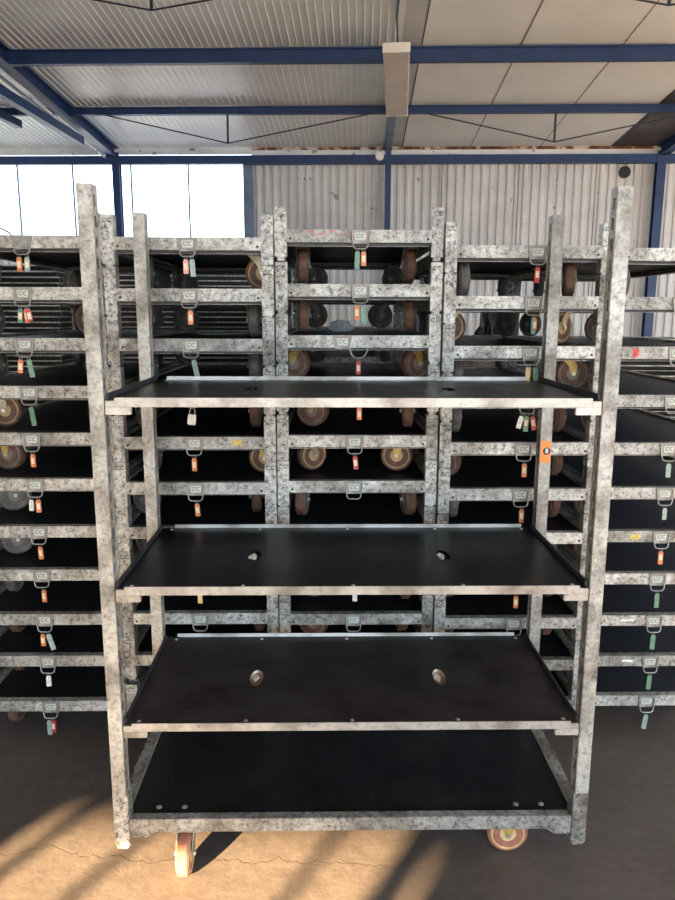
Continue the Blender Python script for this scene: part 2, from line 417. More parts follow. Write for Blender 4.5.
WH = {'C': [(w(0,'D'), w(5,'D')), (w(2,'D'), w(-8,'D')), (w(75,'B'), w(300,'B')), (w(250,'B'), w(175,'D')), (w(305,'A'), w(80,'Y')), (w(170,'D'), w(190,'D')), (w(0,'D'), w(0,'D'))],
      'L': [(w(0,'C'), w(272,'A')), (w(10,'D'), w(0,'C')), (w(0,'C'), w(0,'C')), (w(40,'C'), w(0,'D')), (w(0,'C'), w(265,'Y')), (w(60,'C'), w(5,'D')), (w(60,'C'), w(0,'D')), (w(0,'D'), w(0,'D')), (w(10,'D'), w(0,'D'))],
      'R': [(w(180,'C'), w(168,'D')), (w(82,'A'), w(125,'A')), (w(0,'C'), w(265,'B')), (w(0,'C'), w(20,'D')), (w(60,'D'), w(8,'D')), (w(0,'C'), w(12,'D')), (w(0,'C'), w(-10,'D')), (w(0,'D'), w(5,'D')), (w(0,'C'), w(0,'D'))],
      'LL': [(w(0,'C'), w(180,'C')), (w(0,'C'), w(60,'D')), (w(0,'C'), w(0,'C')), (w(270,'A'), w(0,'C')), (w(262,'B'), w(0,'C')), (w(300,'C'), w(0,'C')), (w(290,'C'), w(0,'C')), (w(0,'C'), w(0,'C')), (w(0,'D'), w(0,'C'))],
      'RR': [(w(180,'C'), w(0,'C')), (w(60,'D'), w(0,'C')), (w(55,'D'), w(0,'C')), (w(50,'D'), w(0,'C')), (w(0,'C'), w(0,'C')), (w(70,'D'), w(0,'C')), (w(85,'B'), w(0,'C')), (w(0,'D'), w(0,'C')), (w(60,'D'), w(0,'C'))]}
HX = {'LL': [.022, .012, .006, .008, .005, .005, .005, .005, .003, .002, .0], 'L': [0]*11, 'C': [.004, .004, -.055, .0, -.01, -.012, -.01, -.01, -.01, -.01, 0],
      'R': [.026, .02, .02, .015, .012, .01, .01, .01, .01, .01, .01], 'RR': [-.035]*11}
SN = {'LL': 'far left stack', 'L': 'second stack from the left', 'C': 'middle stack', 'R': 'fourth stack from the left', 'RR': 'far right stack'}
ORD = ['topmost', 'second from the top', 'third from the top', 'fourth from the top', 'fifth from the top', 'sixth from the top',
       'seventh from the top', 'fourth from the floor', 'third from the floor', 'second from the floor', 'lowest on the floor']
bases = {}
for s in ('LL', 'L', 'C', 'R', 'RR'):
    x0, y0 = XY[s]
    for k, z in enumerate(Z[s]):
        jx = random.uniform(-.0007, .0007) if k < 10 else 0
        nm = 'trolley_base'
        ww = list(WH[s][k]) if k < len(WH[s]) else [w(random.choice((0, 10, 180, 250)), 'D'), w(random.choice((0, 8, 180, 95)), 'D')]
        bases[s, k] = make_base(nm, (x0+W2+jx, y0+L2, z-RT), 0, ww,
            'grey steel wheeled trolley base, %s in the %s' % (ORD[k], SN[s]), 'stacked trolley bases, '+SN[s], HX[s][k],
            ringkind='rring' if (s, k) == ('C', 2) else 'ring', pl=(s, k) not in (('LL', 0),))
# paint marks on single rails (surface pieces of those frames)
def mark(root, x0, x1, z0, z1, mat, wob=.004):
    b = MB(); n = 7; pts = []
    for i in range(n+1): pts.append((x0+(x1-x0)*i/n, z1-random.uniform(0, wob)))
    for i in range(n, -1, -1): pts.append((x0+(x1-x0)*i/n, z0+random.uniform(0, wob)))
    b.prism(pts, -L2-.0008, -L2-.0003, 'y')
    link('paint_mark', b.mesh('paint_mark', mat), root)
mark(bases['RR', 2], -.190, -.170, RT-.040, RT-.004, M['redpaint'], .010)
mark(bases['RR', 6], -.15, -.11, RT-.034, RT-.010, M['yellowpaint'], .006)
mark(bases['L', 4], .135, .165, RT-.034, RT-.008, M['yellowpaint'], .006)
for i in range(4): mark(bases['C', 0], -.175+i*.035, -.150+i*.035, RT-.010-.008*(i % 2), RT-.004-.008*(i % 2), M['redpaint'], .003)
mark(bases['RR', 9], -.14, -.10, RT-.026, RT-.014, M['whitepaint'], .004)
mark(bases['RR', 8], -.16, -.11, RT-.024, RT-.014, M['whitepaint'], .004)

# ------------------------------------------------------------------ tags hanging from the tow rings
def tag_body(c, h, wd=.0085):
    b = MB(); b.prism([(-wd, -.012), (-wd*.6, -.006), (wd*.6, -.006), (wd, -.012), (wd, -h), (-wd, -h)], -.0028, .0028, 'y')
    return b.mesh('tag_body', M['tag'+c], .0008)
hook_me = MB().tube([(.005*math.cos(a), .0, -.002+.007*math.sin(a)) for a in [2*PI*k/14 for k in range(14)]], .0009, 6, closed=True).mesh('hook', M['ring'], 0, True)
paper_me = MB().box(-.0055, .0055, -.0034, -.0029, -.040, -.018).mesh('paper_label', M['paper'])
bodies = {}
PL = {'orange': 'orange', 'red': 'red', 'green': 'green', 'grey': 'grey green', 'white': 'white', 'yellow': 'yellow', 'pink': 'pink'}
def make_tag(s, k, c, dx, tilt=0, h=.052, paper=True, extra=''):
    x0, y0 = XY[s]; z = Z[s][k]
    hx = HX[s][k] + (.055 if (s, k) == ('C', 2) else 0)
    zz = z-.0665 if (s, k) != ('C', 2) else z-.0815
    root = D.objects.new('lock_tag', None); col.objects.link(root)
    root.location = (x0+W2+hx+dx, y0-.011-(.004 if dx > .012 else 0), zz); root.rotation_euler = (0, R(tilt), R(random.uniform(-14, 14)))
    tag(root, '%s lock tag under the %s base, %s' % (PL[c], ORD[k].replace(' on the floor', ''), SN[s]), 'tag', 'lock tags on the tow rings')
    key = (c, h)
    if key not in bodies: bodies[key] = tag_body(c, h)
    link('tag_body', bodies[key], root); link('hook', hook_me, root)
    if paper: link('paper_label', paper_me, root)
TAGS = [('LL', 0, 'orange', -.010), ('LL', 0, 'grey', .018, 2), ('LL', 1, 'green', -.008, 4), ('LL', 1, 'orange', .010, -3), ('LL', 1, 'red', .017, -8, .046), ('LL', 2, 'orange', -.014, 5, .052), ('LL', 2, 'green', .012, -8, .066, False),
        ('LL', 3, 'green', .006, -7, .070, False), ('LL', 4, 'orange', .003), ('LL', 5, 'white', -.014, 2, .046, False), ('LL', 5, 'orange', .010), ('LL', 6, 'orange', .004, -3),
        ('LL', 7, 'orange', .006), ('LL', 8, 'orange', -.008), ('LL', 8, 'grey', .010, -14, .070, False), ('LL', 9, 'white', .002, 0, .048, False), ('LL', 10, 'grey', -.006, 0, .064, False), ('LL', 10, 'red', .011, 3, .054),
        ('L', 0, 'pink', -.006), ('L', 0, 'grey', .015, -3, .062, False), ('L', 1, 'orange', .004), ('L', 2, 'grey', .008, -12, .066, False), ('L', 4, 'orange', .0), ('L', 5, 'orange', .004, -3), ('L', 6, 'orange', .0), ('L', 7, 'yellow', .004, 0, .052), ('L', 8, 'red', .0, 0, .046),
        ('C', 0, 'green', -.010, 2, .064, False), ('C', 0, 'orange', .010), ('C', 1, 'orange', -.010), ('C', 1, 'green', .009, -2, .066, False), ('C', 2, 'red', .0, 0, .050), ('C', 3, 'orange', .004, 0, .050), ('C', 4, 'red', .0, -5, .052), ('C', 7, 'white', .004, 0, .046, False),
        ('R', 0, 'red', .0, 2, .056), ('R', 1, 'green', .0, -1, .060, False), ('R', 1, 'orange', .004, 0, .046), ('R', 2, 'yellow', -.008, 2, .052), ('R', 2, 'green', .014, -3, .062, False),
        ('R', 3, 'white', -.016, 14, .050, False), ('R', 3, 'green', .0, 2, .060), ('R', 3, 'red', .017, -10, .054), ('R', 4, 'orange', .004, 0, .054), ('R', 5, 'orange', .004, 0, .054), ('R', 7, 'orange', .0, 0, .052),
        ('RR', 4, 'grey', .0, 0, .056, False), ('RR', 5, 'grey', .0, 0, .05, False), ('RR', 6, 'orange', .0, 0, .056), ('RR', 7, 'green', .0, 0, .062, False), ('RR', 8, 'green', .0, 2, .064, False), ('RR', 9, 'green', .0, 3, .064, False), ('RR', 10, 'grey', .0, 6, .066, False)]
for t in TAGS: make_tag(*t)
# padlock hanging in the second stack, under the top shelf
x0, y0 = XY['L']; z = Z['L'][3]
pd = D.objects.new('padlock', None); col.objects.link(pd); pd.location = (x0+W2+.0, y0-.011, z-.070)
tag(pd, 'small beige padlock hanging below the top shelf, second stack from the left', 'padlock')
pd.rotation_euler = (0, R(6), 0)
b = MB(); b.box(-.014, .014, -.005, .005, -.054, -.018); link('lock_body', b.mesh('lock_body', M['tagwhite'], .002), pd)
b = MB(); b.tube([(-.009, 0, -.020)]+[(-.009*math.cos(a), 0, -.006+.010*math.sin(a)) for a in [PI*k/8 for k in range(9)]]+[(.009, 0, -.020)], .0018, 8)
link('shackle', b.mesh('shackle', M['ring'], 0, True), pd)

# ------------------------------------------------------------------ the loaded trolley in front
T = D.objects.new('shelf_trolley', None); col.objects.link(T); T.location = (0, .2825, 0)
tag(T, 'tall galvanized steel plant trolley with three hung shelves, standing alone in front', 'trolley')
base_rot = R(90)   # long side of the base faces the camera
fr = link('frame', ME['frame'], T, (0, 0, 0), base_rot); link('platform', ME['platform'], T, (0, 0, 0), base_rot)
link('platform_bolts', ME['bolts'], T, (0, 0, 0), base_rot)
for sx in (-1, 1):
    xa, xb = sorted((sx*(L2-.0306), sx*(L2-.0345)))
    link('edge_trim', MB().box(xa, xb, -W2+.045, W2-.045, RT-.0099, RT-.002).mesh('edge_trim', M['shelfrail']), T)
PH, PW, PD = 1.9, .038, .045
def post_mesh(sx):
    """channel post: solid outer faces, slotted web on the side that faces the shelves"""
    b = MB(); t = .003; z0, z1 = RT+.060, PH
    b.box(-PW/2, PW/2, -PD/2, -PD/2+t, z0, z1); b.box(-PW/2, PW/2, PD/2-t, PD/2, z0, z1)
    xo = -sx*1
    xa, xb = sorted((sx*PW/2, sx*(PW/2-t))); b.box(xa, xb, -PD/2+t, PD/2-t, z0, z1)
    xa, xb = sorted((-sx*PW/2, -sx*(PW/2-t)))
    b.box(xa, xb, -PD/2+t, -.008, z0, z1); b.box(xa, xb, .008, PD/2-t, z0, z1)
    z = z0; p = .050
    while z < z1:
        b.box(xa, xb, -.008, .008, z, min(z+.022, z1)); z += p
    return b.mesh('corner_post', M['post'], .0008)
pm = {1: post_mesh(1), -1: post_mesh(-1)}
posts = {}
for sx in (-1, 1):
    for sy in (-1, 1):
        x, y = sx*(L2-.0215), sy*(W2-.0245)
        link('corner_socket', ME['foot'], T, (x, y, 0))
        posts[sx, sy] = link('corner_post', pm[sx], T, (sx*(L2-PW/2-.0005), sy*(W2-PD/2-.001), 0))
# casters: (x, y, angle)
for x, y, a, wk, fk in ((-.479, -.250, 180, 'wheelE', 'forkA'), (.508, -.205, 88, 'wheelE', 'forkB'), (-.50, .20, 20, 'wheelA', 'forkA'), (.50, .20, 200, 'wheelA', 'forkA')):
    add_caster(T, x, y, a, wk, fk)
for s in (-1, 1):
    h = link('hitch_plate', ME['hitch'], T, (s*L2, 0, 0), base_rot if s == 1 else -base_rot)
    link('tow_ring', ME['ring'], T, (s*L2, 0, 0), base_rot if s == 1 else -base_rot)
# orange sticker on the back right post
st = link('price_sticker', MB().box(-.0175, .0175, -.0012, -.0002, 0, .074).mesh('price_sticker', M['sticker']), posts[1, 1], (0, -PD/2, 1.102))
tag(st, 'orange sticker with a round black mark')
bm_ = MB().lathe([(-.0016, .0125), (-.0012, .0125)], 20, 'y', c=(.0035, 0, .040)); link('round_mark', bm_.mesh('round_mark', M['ink']), st)
link('lettering', text_mesh('lettering', '8', .022, M['whitepaint'], .0004), st, (.0035, -.0020, .040))

# shelves
SXX = .6395; SD = .565
def hole_ring(cx, cy, rx, ry, n=20): return [(cx+rx*math.cos(2*PI*k/n), cy+ry*math.sin(2*PI*k/n)) for k in range(n)]
def shelf_board(mat, holes):
    """board with real hand holes: built as strips around oval cut-outs, raw plywood inside the holes"""
    b = MB(); zt, zb = 0, -.010
    x0, x1, y0, y1 = -SXX+.004, SXX-.004, .004, SD-.004
    cells = []; hx = .034; hy = .072
    xs = [x0]
    for (cx, cy) in holes: xs += [cx-hx, cx+hx]
    xs.append(x1)
    for i in range(len(xs)-1):
        a, c = xs[i], xs[i+1]
        if i % 2 == 0: b.box(a, c, y0, y1, zb, zt)
        else:
            cx, cy = holes[i//2]
            b.box(a, c, y0, cy-hy, zb, zt); b.box(a, c, cy+hy, y1, zb, zt)
            n = 32; ring = [(cx+.020*math.cos(2*PI*k/n), cy+.050*math.sin(2*PI*k/n)) for k in range(n)]
            sq = []
            for k in range(n):
                t = 2*PI*k/n; ct, st_ = math.cos(t), math.sin(t); q = min(hx/abs(ct) if abs(ct) > 1e-6 else 9, hy/abs(st_) if abs(st_) > 1e-6 else 9)
                sq.append((cx+ct*q, cy+st_*q))
            vs = [(p[0], p[1], zt) for p in ring]+[(p[0], p[1], zt) for p in sq]+[(p[0], p[1], zb) for p in ring]+[(p[0], p[1], zb) for p in sq]
            fs = []; mi = []
            for k in range(n):
                j = (k+1) % n
                b.add([vs[k], vs[j], vs[n+j], vs[n+k]], [(0, 1, 2, 3)], 0)
                b.add([vs[2*n+k], vs[2*n+j], vs[3*n+j], vs[3*n+k]], [(0, 3, 2, 1)], 0)
                b.add([vs[k], vs[j], vs[2*n+j], vs[2*n+k]], [(0, 3, 2, 1)], (2 if (7 < k < 15) else 1) if mat is M['boarddusty'] else 0)
    me = b.mesh('board', [mat, M['ply'], M['chip']]); return me
def chip_mesh(seed):
    """splintered veneer around a hand hole"""
    rnd = random.Random(seed); b = MB()
    n = 9; pts = [(.013*math.cos(2*PI*k/n)*rnd.uniform(.5, 1.2), .020*math.sin(2*PI*k/n)*rnd.uniform(.5, 1.2)) for k in range(n)]
    b.prism(pts, 0.0002, .0016, 'z'); return b.mesh('splintered_edge', M['chip'])
def make_shelf(z, mat, rx0, rx1, z_l=0, seeds=(1, 2)):
    """z is the top of the front rail"""
    root = link('shelf', shelf_board(mat, [(-.292, .265), (.285, .265)]), T, (0, -.2825, z-.004))
    b = MB(); b.prism([(0, -.020), (.018, -.020), (.018, -.012), (.004, -.011), (.004, .0042), (.0, .0042)], -SXX+.024, SXX-.024, 'x')
    b.box(-SXX, -SXX+.024, .001, .012, -.022, -.004); b.box(SXX-.024, SXX, .001, .012, -.022, -.004)
    link('front_rail', b.mesh('front_rail', M['shelfrail'], .001), root)
    b = MB(); b.prism([(SD, -.020), (SD-.018, -.020), (SD-.018, -.012), (SD-.004, -.011), (SD-.004, .012), (SD, .012)], rx0, rx1, 'x')
    b.lathe([(rx1-.012, .0), (rx1-.011, .0)], 6, 'x')
    link('back_rail', b.mesh('back_rail', M['palerail'], .001), root)
    for s in (-1, 1):
        x0, x1 = sorted((s*SXX, s*(SXX-.006)))
        b = MB(); b.box(x0, x1, .014, SD-.014, -.016, .014)
        link('side_rail', b.mesh('side_rail', M['darksteel'], .001), root)
        for y in (.001, SD-.013):
            b = MB()
            xa, xb = sorted((s*(SXX+.0005), s*(SXX-.066)))
            b.box(xa, xb, y, y+.012, -.040, -.0205)
            link('hook_bracket', b.mesh('hook_bracket', M['shelfrail'], .0015), root)
    if seeds:
        for i, cx in enumerate((-.292, .285)):
            b = MB(); rnd = random.Random(seeds[i])
            pts = [(cx+.024*math.cos(2*PI*k/11)*rnd.uniform(.8, 1.1), .265+.056*math.sin(2*PI*k/11)*rnd.uniform(.85, 1.1)) for k in range(11)]
            b.prism(pts, -.0135, -.0105, 'z', 0)
            pts = [(cx-.006+.012*math.cos(2*PI*k/9)*rnd.uniform(.5, 1.2), .280+.026*math.sin(2*PI*k/9)*rnd.uniform(.4, 1.2)) for k in range(9)]
            b.prism(pts, -.0103, -.004, 'z', 1)
            o = link('splintered_edge', b.mesh('splintered_edge', [M['ply'] if seeds[2] else M['board'], M['chip']]), root); tag(o, 'raw splintered wood in a hand hole')
    # rivets through the board
    b = MB()
    for x in (-.60, -.30, 0, .30, .60):
        for y in (.020, SD-.024):
            b.lathe([(0, .006), (.0015, .0055), (.0025, .003)], 10, 'z', 0, c=(x, y, 0))
    link('rivets', b.mesh('rivets', M['bolt'], 0, True), root)
    return root
make_shelf(.4660, M['boarddusty'], -.600, .600, seeds=(1, 2, 1))
make_shelf(.8680, M['board'], -.594, .605, seeds=(4, 5, 0))
make_shelf(1.3780, M['board'], -.602, .598, seeds=None)

# ------------------------------------------------------------------ building (own frame, turned 2.77 deg, origin below the camera)
CAM = Vector((-.0759, -1.846, 1.5885)); PHI = R(2.77)
BM = Matrix.Translation((CAM.x, CAM.y, 0)) @ Matrix.Rotation(-PHI, 4, 'Z')
def bl(name, mb, mats, parent=None, bevel=0, kind='structure', smooth=False):
    me = mb.mesh(name, mats, bevel, smooth); o = D.objects.new(name, me); col.objects.link(o)
    if parent: o.parent = parent
    else:
        o.matrix_world = BM
        if kind: o['kind'] = kind
    return o
V1 = 10.0; V0 = -3.4; UL, UR = -6.8, 7.4
def zr(v): return 3.735+.0722*(V1-v)
# floor and yard
b = MB(); b.box(-7.2, 7.6, -3.6, 10.2, -.12, 0); bl('floor', b, M['floor'])
b = MB(); b.box(-40, 40, -40, -3.6, -.14, -.03); bl('ground', b, M['outside'])
b = MB(); b.box(-40, 40, 10.2, 40, -.14, -.03); bl('ground', b, M['outside'])
b = MB(); b.box(-40, -7.2, -3.6, 10.2, -.14, -.03); bl('ground', b, M['outside'])
b = MB(); b.box(7.6, 40, -3.6, 10.2, -.14, -.03); bl('ground', b, M['outside'])
# ceiling: ribbed sheet on the left, smooth panels on the right
def slope(b, u0, u1, v0, v1, t=.03, off=0, mi=0):
    vs = [(u0, v0, zr(v0)+off), (u1, v0, zr(v0)+off), (u1, v1, zr(v1)+off), (u0, v1, zr(v1)+off)]
    vs += [(x, y, z+t) for x, y, z in vs]
    b.add(vs, [(0,1,2,3),(7,6,5,4),(0,4,5,1),(1,5,6,2),(2,6,7,3),(3,7,4,0)], mi)
b = MB(); slope(b, UL-.2, .34, V0-.2, V1+.2)
u = UL
while u < .30:      # raised trapezoid ribs hanging 18 mm, every 100 mm
    for (a, c, o) in ((.0, .014, .012),):
        vs = []
        for v in (V0, V1):
            vs += [(u, v, zr(v)), (u+.004, v, zr(v)-.009), (u+.010, v, zr(v)-.009), (u+.014, v, zr(v))]
        b.add(vs, [(0,1,5,4),(1,2,6,5),(2,3,7,6),(0,3,2,1),(4,5,6,7)])
    u += .066
bl('ceiling', b, M['ceilrib'])
b = MB(); slope(b, .34, .52, V0-.2, V1+.2, off=-.002)
bl('ceiling', b, M['ceilstrip'])
b = MB(); slope(b, .52, 3.22, V0-.2, V1+.2)
bl('ceiling', b, M['ceilflat'])
b = MB()
for u, hw in ((.52, .006), (1.40, .004), (2.30, .002)): slope(b, u-hw, u+hw, V0, V1, t=.006, off=-.005)
bl('trim_1', b, M['seam'])
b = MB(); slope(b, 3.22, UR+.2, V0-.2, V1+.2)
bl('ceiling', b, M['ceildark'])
# purlins
def purlin(n, v, h, th, ua, ub, mat='blue'):
    b = MB(); z = zr(v)-.014
    b.box(ua, ub, v-.004, v+.004, z-h, z); b.box(ua, ub, v-.03, v+.03, z-.012, z); b.box(ua, ub, v-.03, v+.03, z-h, z-h+.012)
    return bl('trim_%d' % n, b, M[mat])
def tie(par, v, us, drop, zt):
    for (ua, um, ub) in us:
        b = MB(); b.box(um-.010, um+.010, v-.010, v+.010, zt-drop, zt)
        bl('strut', b, M['darkrod'], par)
        b = MB(); b.tube([(ua, v, zt+.02), (um, v, zt-drop)], .007, 6); bl('tie_rod', b, M['darkrod'], par)
        b = MB(); b.tube([(um, v, zt-drop), (ub, v, zt+.02)], .007, 6); bl('tie_rod', b, M['darkrod'], par)
p = purlin(2, 7.02, .125, .06, UL, UR)
p = purlin(3, 8.47, .080, .06, UL, UR); tie(p, 8.47, [(-2.95, -1.49, .20), (.60, 2.10, 3.72)], .30, zr(8.47)-.09)
p = purlin(4, 5.52, .120, .06, UL, UR); tie(p, 5.52, [(-2.95, -1.49, .20), (.60, 2.10, 3.72)], .24, zr(5.52)-.13)
for i, v in enumerate((3.9, 2.3, .7, -.9)): purlin(5+i, v, .12, .06, UL, UR)
# rafters
def rafter(n, u, wd, h, va, vb, mat='blue', off=0.0):
    b = MB()
    for (a, c, o0, o1) in ((u-wd/2, u+wd/2, 0, .012), (u-.006, u+.006, .012, h-.012), (u-wd/2, u+wd/2, h-.012, h)):
        vs = []
        for v in (va, vb): vs += [(a, v, zr(v)-off-o0), (c, v, zr(v)-off-o0), (c, v, zr(v)-off-o1), (a, v, zr(v)-off-o1)]
        b.add(vs, [(0,1,2,3),(7,6,5,4),(0,4,5,1),(1,5,6,2),(2,6,7,3),(3,7,4,0)])
    return bl('trim_%d' % n, b, M[mat])
rafter(10, -3.27, .12, .14, V0, V1)
rafter(11, .335, .085, .05, 7.6, V1, 'bluegrey', .016)
rafter(12, 3.85, .12, .14, V0, V1)
rafter(18, -3.50, .02, .02, V0, 9.4, 'bluegrey', .06)
# lower brace beams of the left bay
def beam(n, p, q, wd, h, mat):
    P, Q = Vector(p), Vector(q); d = (Q-P); L = d.length; d.normalize(); s = d.cross(Vector((0,0,1))).normalized(); t = s.cross(d)
    m_ = Matrix((s, d, t)).transposed().to_4x4(); m_.translation = P
    b = MB(); b.box(-wd/2, wd/2, 0, L, -h/2, h/2, 0, m_); bl('trim_%d' % n, b, M[mat])
beam(13, (-3.44, 6.0, 3.66), (-3.30, 8.9, 3.58), .08, .09, 'blue')
beam(14, (-4.05, 6.0, 3.70), (-3.75, 8.3, 3.62), .07, .08, 'blue')
beam(15, (-3.36, 6.0, 3.86), (-3.36, 9.9, 3.60), .012, .03, 'eaveM' if 'eaveM' in M else 'eave')
# back wall: corrugated sheet right, window band left
def corrug(b, u0, u1, z0, z1, v, pitch=.11, dep=.022):
    u = u0; pts = []
    while u < u1:
        for du, dv in ((0, 0), (.045, 0), (.060, -dep), (.095, -dep)): pts.append((min(u+du, u1), v+dv))
        u += pitch
    pts.append((u1, v))
    n = len(pts)
    vs = [(p[0], p[1], z0) for p in pts]+[(p[0], p[1], z1) for p in pts]+[(p[0], p[1]+.004, z0) for p in pts]+[(p[0], p[1]+.004, z1) for p in pts]
    fs = []
    for i in range(n-1):
        fs += [(i, i+1, n+i+1, n+i), (2*n+i, 3*n+i, 3*n+i+1, 2*n+i+1), (i, 2*n+i, 2*n+i+1, i+1), (n+i, n+i+1, 3*n+i+1, 3*n+i)]
    b.add(vs, fs)
b = MB(); corrug(b, -1.46, UR, 0, 3.70, V1+.05); corrug(b, UL, -1.46, 0, 2.48, V1+.05)
bl('wall_back', b, M['wall'])
b = MB(); b.box(UL, UR, V1+.075, V1+.095, 0, 2.47); b.box(-1.46, UR, V1+.075, V1+.095, 2.47, 3.80); bl('wall_back', b, M['wallblock'])
b = MB()
for u in (.0,): pass
b.box(-1.55, -1.44, V1-.02, V1+.06, 2.48, 3.60); bl('trim_16', b, M['bluegrey'])
def wpane(u0, u1, n):
    b = MB(); b.box(u0, u1, V1+.03, V1+.034, 2.50, 3.62); o = bl('window_%d' % n, b, M['glass'])
    b = MB(); b.box(u1-.010, u1+.010, V1+.0, V1+.029, 2.50, 3.62); f = D.objects.new('window_frame', b.mesh('window_frame', M['bluegrey'])); col.objects.link(f); f.parent = o
us = [-6.8, -6.05, -5.30, -4.582, -3.836, -3.053, -2.287, -1.55]
for i in range(len(us)-1): wpane(us[i], us[i+1]-.012, i+1)
b = MB(); b.box(UL, -1.44, V1-.01, V1+.07, 2.46, 2.50); bl('trim_17', b, M['bluegrey'])
# wall top rail, eave strips
b = MB(); b.box(UL, UR, V1-.12, V1-.03, 3.515, 3.620); bl('trim_19', b, M['blue'])
b = MB(); b.box(UL, -1.44, V1-.02, V1+.01, 3.650, 3.730); bl('trim_20', b, M['eave'])
b = MB(); b.box(-1.44, UR, V1-.03, V1+.0, 3.700, 3.735); bl('trim_21', b, M['rust'])
b = MB(); b.box(-1.44, UR, V1-.02, V1+.01, 3.62, 3.700); bl('trim_30', b, M['eave'])
b = MB(); slope(b, 3.20, 3.26, V0, V1, t=.006, off=-.006); bl('trim_31', b, M['darksteel'])
# wall columns
for n, u, wd in ((22, -3.225, .10), (23, .337, .075), (24, 3.83, .11)):
    b = MB(); b.box(u-wd/2, u+wd/2, V1-.125, V1-.115, 0, 3.66); b.box(u-wd/2, u+wd/2, V1-.04, V1-.03, 0, 3.545); b.box(u-.006, u+.006, V1-.115, V1-.04, 0, 3.545)
    bl('trim_%d' % n, b, M['blue'])
# seams of the wall sheets
b = MB()
for u in (1.05, 2.05, 3.05): b.box(u-.004, u+.004, V1+.018, V1+.026, 0, 3.68)
bl('trim_25', b, M['seam'])
# small fittings on the wall and rail
v_ = D.objects.new('wall_vent', None); col.objects.link(v_); v_.matrix_world = BM @ Matrix.Translation((3.41, V1+.016, 3.42))
tag(v_, 'small round dark vent high on the corrugated wall, right of centre', 'vent')
def sub(name, mb, mats, par, bevel=0, smooth=False):
    o = D.objects.new(name, mb.mesh(name, mats, bevel, smooth)); col.objects.link(o); o.parent = par; return o
b = MB(); b.lathe([(0, .075), (-.02, .075), (-.025, .062), (-.018, .055)], 28, 'y'); sub('vent_ring', b, M['darksteel'], v_, 0, True)
b = MB()
for i in range(5): b.box(-.05, .05, -.022, -.019, -.04+i*.02-.004, -.04+i*.02+.004)
sub('grille', b, M['black'], v_)
j_ = D.objects.new('junction_box', None); col.objects.link(j_); j_.matrix_world = BM @ Matrix.Translation((.225, V1-.12, 3.60))
tag(j_, 'round pale junction box on the blue wall rail beside the centre column', 'junction box')
b = MB(); b.lathe([(0, .055), (-.03, .055), (-.036, .045), (-.036, .0)], 20, 'y'); sub('lid', b, M['lamphousing'], j_, 0, True)
b = MB(); b.tube([(.0, -.015, .05), (.02, -.015, .09), (.10, -.01, .085)], .008, 6); sub('cable', b, M['darkrod'], j_)
# side walls and front wall with door opening and a small gap that lets the low sun in
b = MB(); b.box(UL-.2, UL, V0-.2, 7.9, 0, 4.9); b.box(UL-.2, UL, 7.9, V1+.1, 0, 2.0); b.box(UL-.2, UL, 7.9, V1+.1, 3.75, 4.9); b.box(UL-.2, UL, 9.7, V1+.1, 2.0, 3.75); bl('wall_left', b, M['wallblock'])
b = MB(); b.box(UR, UR+.2, V0-.2, V1+.1, 0, 1.6); b.box(UR, UR+.2, V0-.2, V1+.1, 3.75, 4.9); b.box(UR, UR+.2, V0-.2, -3, 1.6, 3.75); b.box(UR, UR+.2, 9.7, V1+.1, 1.6, 3.75); bl('wall_right', b, M['wallblock'])
for nn, u, va, vb, za in ((8, UL-.10, 7.9, 9.7, 2.0), (9, UR+.10, -3.0, 9.7, 1.6)):  # unseen side-wall window bands, added to brighten the ceiling
    b = MB(); b.box(u-.002, u+.002, va, vb, za, 3.75); o = bl('window_%d' % nn, b, M['glass'])
    b = MB(); v = va
    while v < vb+.01: b.box(u-.02, u+.02, v-.02, v+.02, za, 3.75); v += (vb-va)/max(1, round((vb-va)/1.27))
    f = D.objects.new('window_frame', b.mesh('window_frame', M['bluegrey'])); col.objects.link(f); f.parent = o
SUN = Vector((.52, .86, -.302)); Bi = BM.inverted()
def hit(x, y, z=0):
    P = Bi @ Vector((x, y, z)); d = Bi.to_3x3() @ SUN
    t = (P.y-V0)/d.y; q = P-d*t; return q.x, q.z
def hc(c): return hit(c, 0)[0]
ua, ub = hc(-1.135), hc(.095); zt = hit(-.82, .27)[1]
print('sun gap', ua, ub, zt, hc(.175), hc(.245), hit(.25, .07))
DU0, DU1, DZ = -1.45, 5.2, 3.55
b = MB()
def wl(u0, u1, z0, z1): b.box(u0, u1, V0-.06, V0, z0, z1)
uc, ud = hc(.175), hc(.240)
wl(UL, ua, 0, 4.75); wl(ua, ub, zt, 4.75); wl(ub, uc, 0, 4.75); wl(uc, ud, hit(.25, .06)[1], 4.75); wl(ud, DU0, 0, 4.75); wl(DU0, DU1, DZ, 4.75); wl(DU1, UR, 0, 4.75)
bl('wall_front', b, M['wallblock'])
n = 26
for c, wd in ((-1.03, .042), (-.74, .030), (-.14, .024)):  # unseen bars in the gap, placed to cast dark streaks on the floor
    b = MB(); u = hc(c); b.box(u-wd/2, u+wd/2, V0-.045, V0-.015, 0, zt); bl('trim_%d' % n, b, M['darksteel']); n += 1

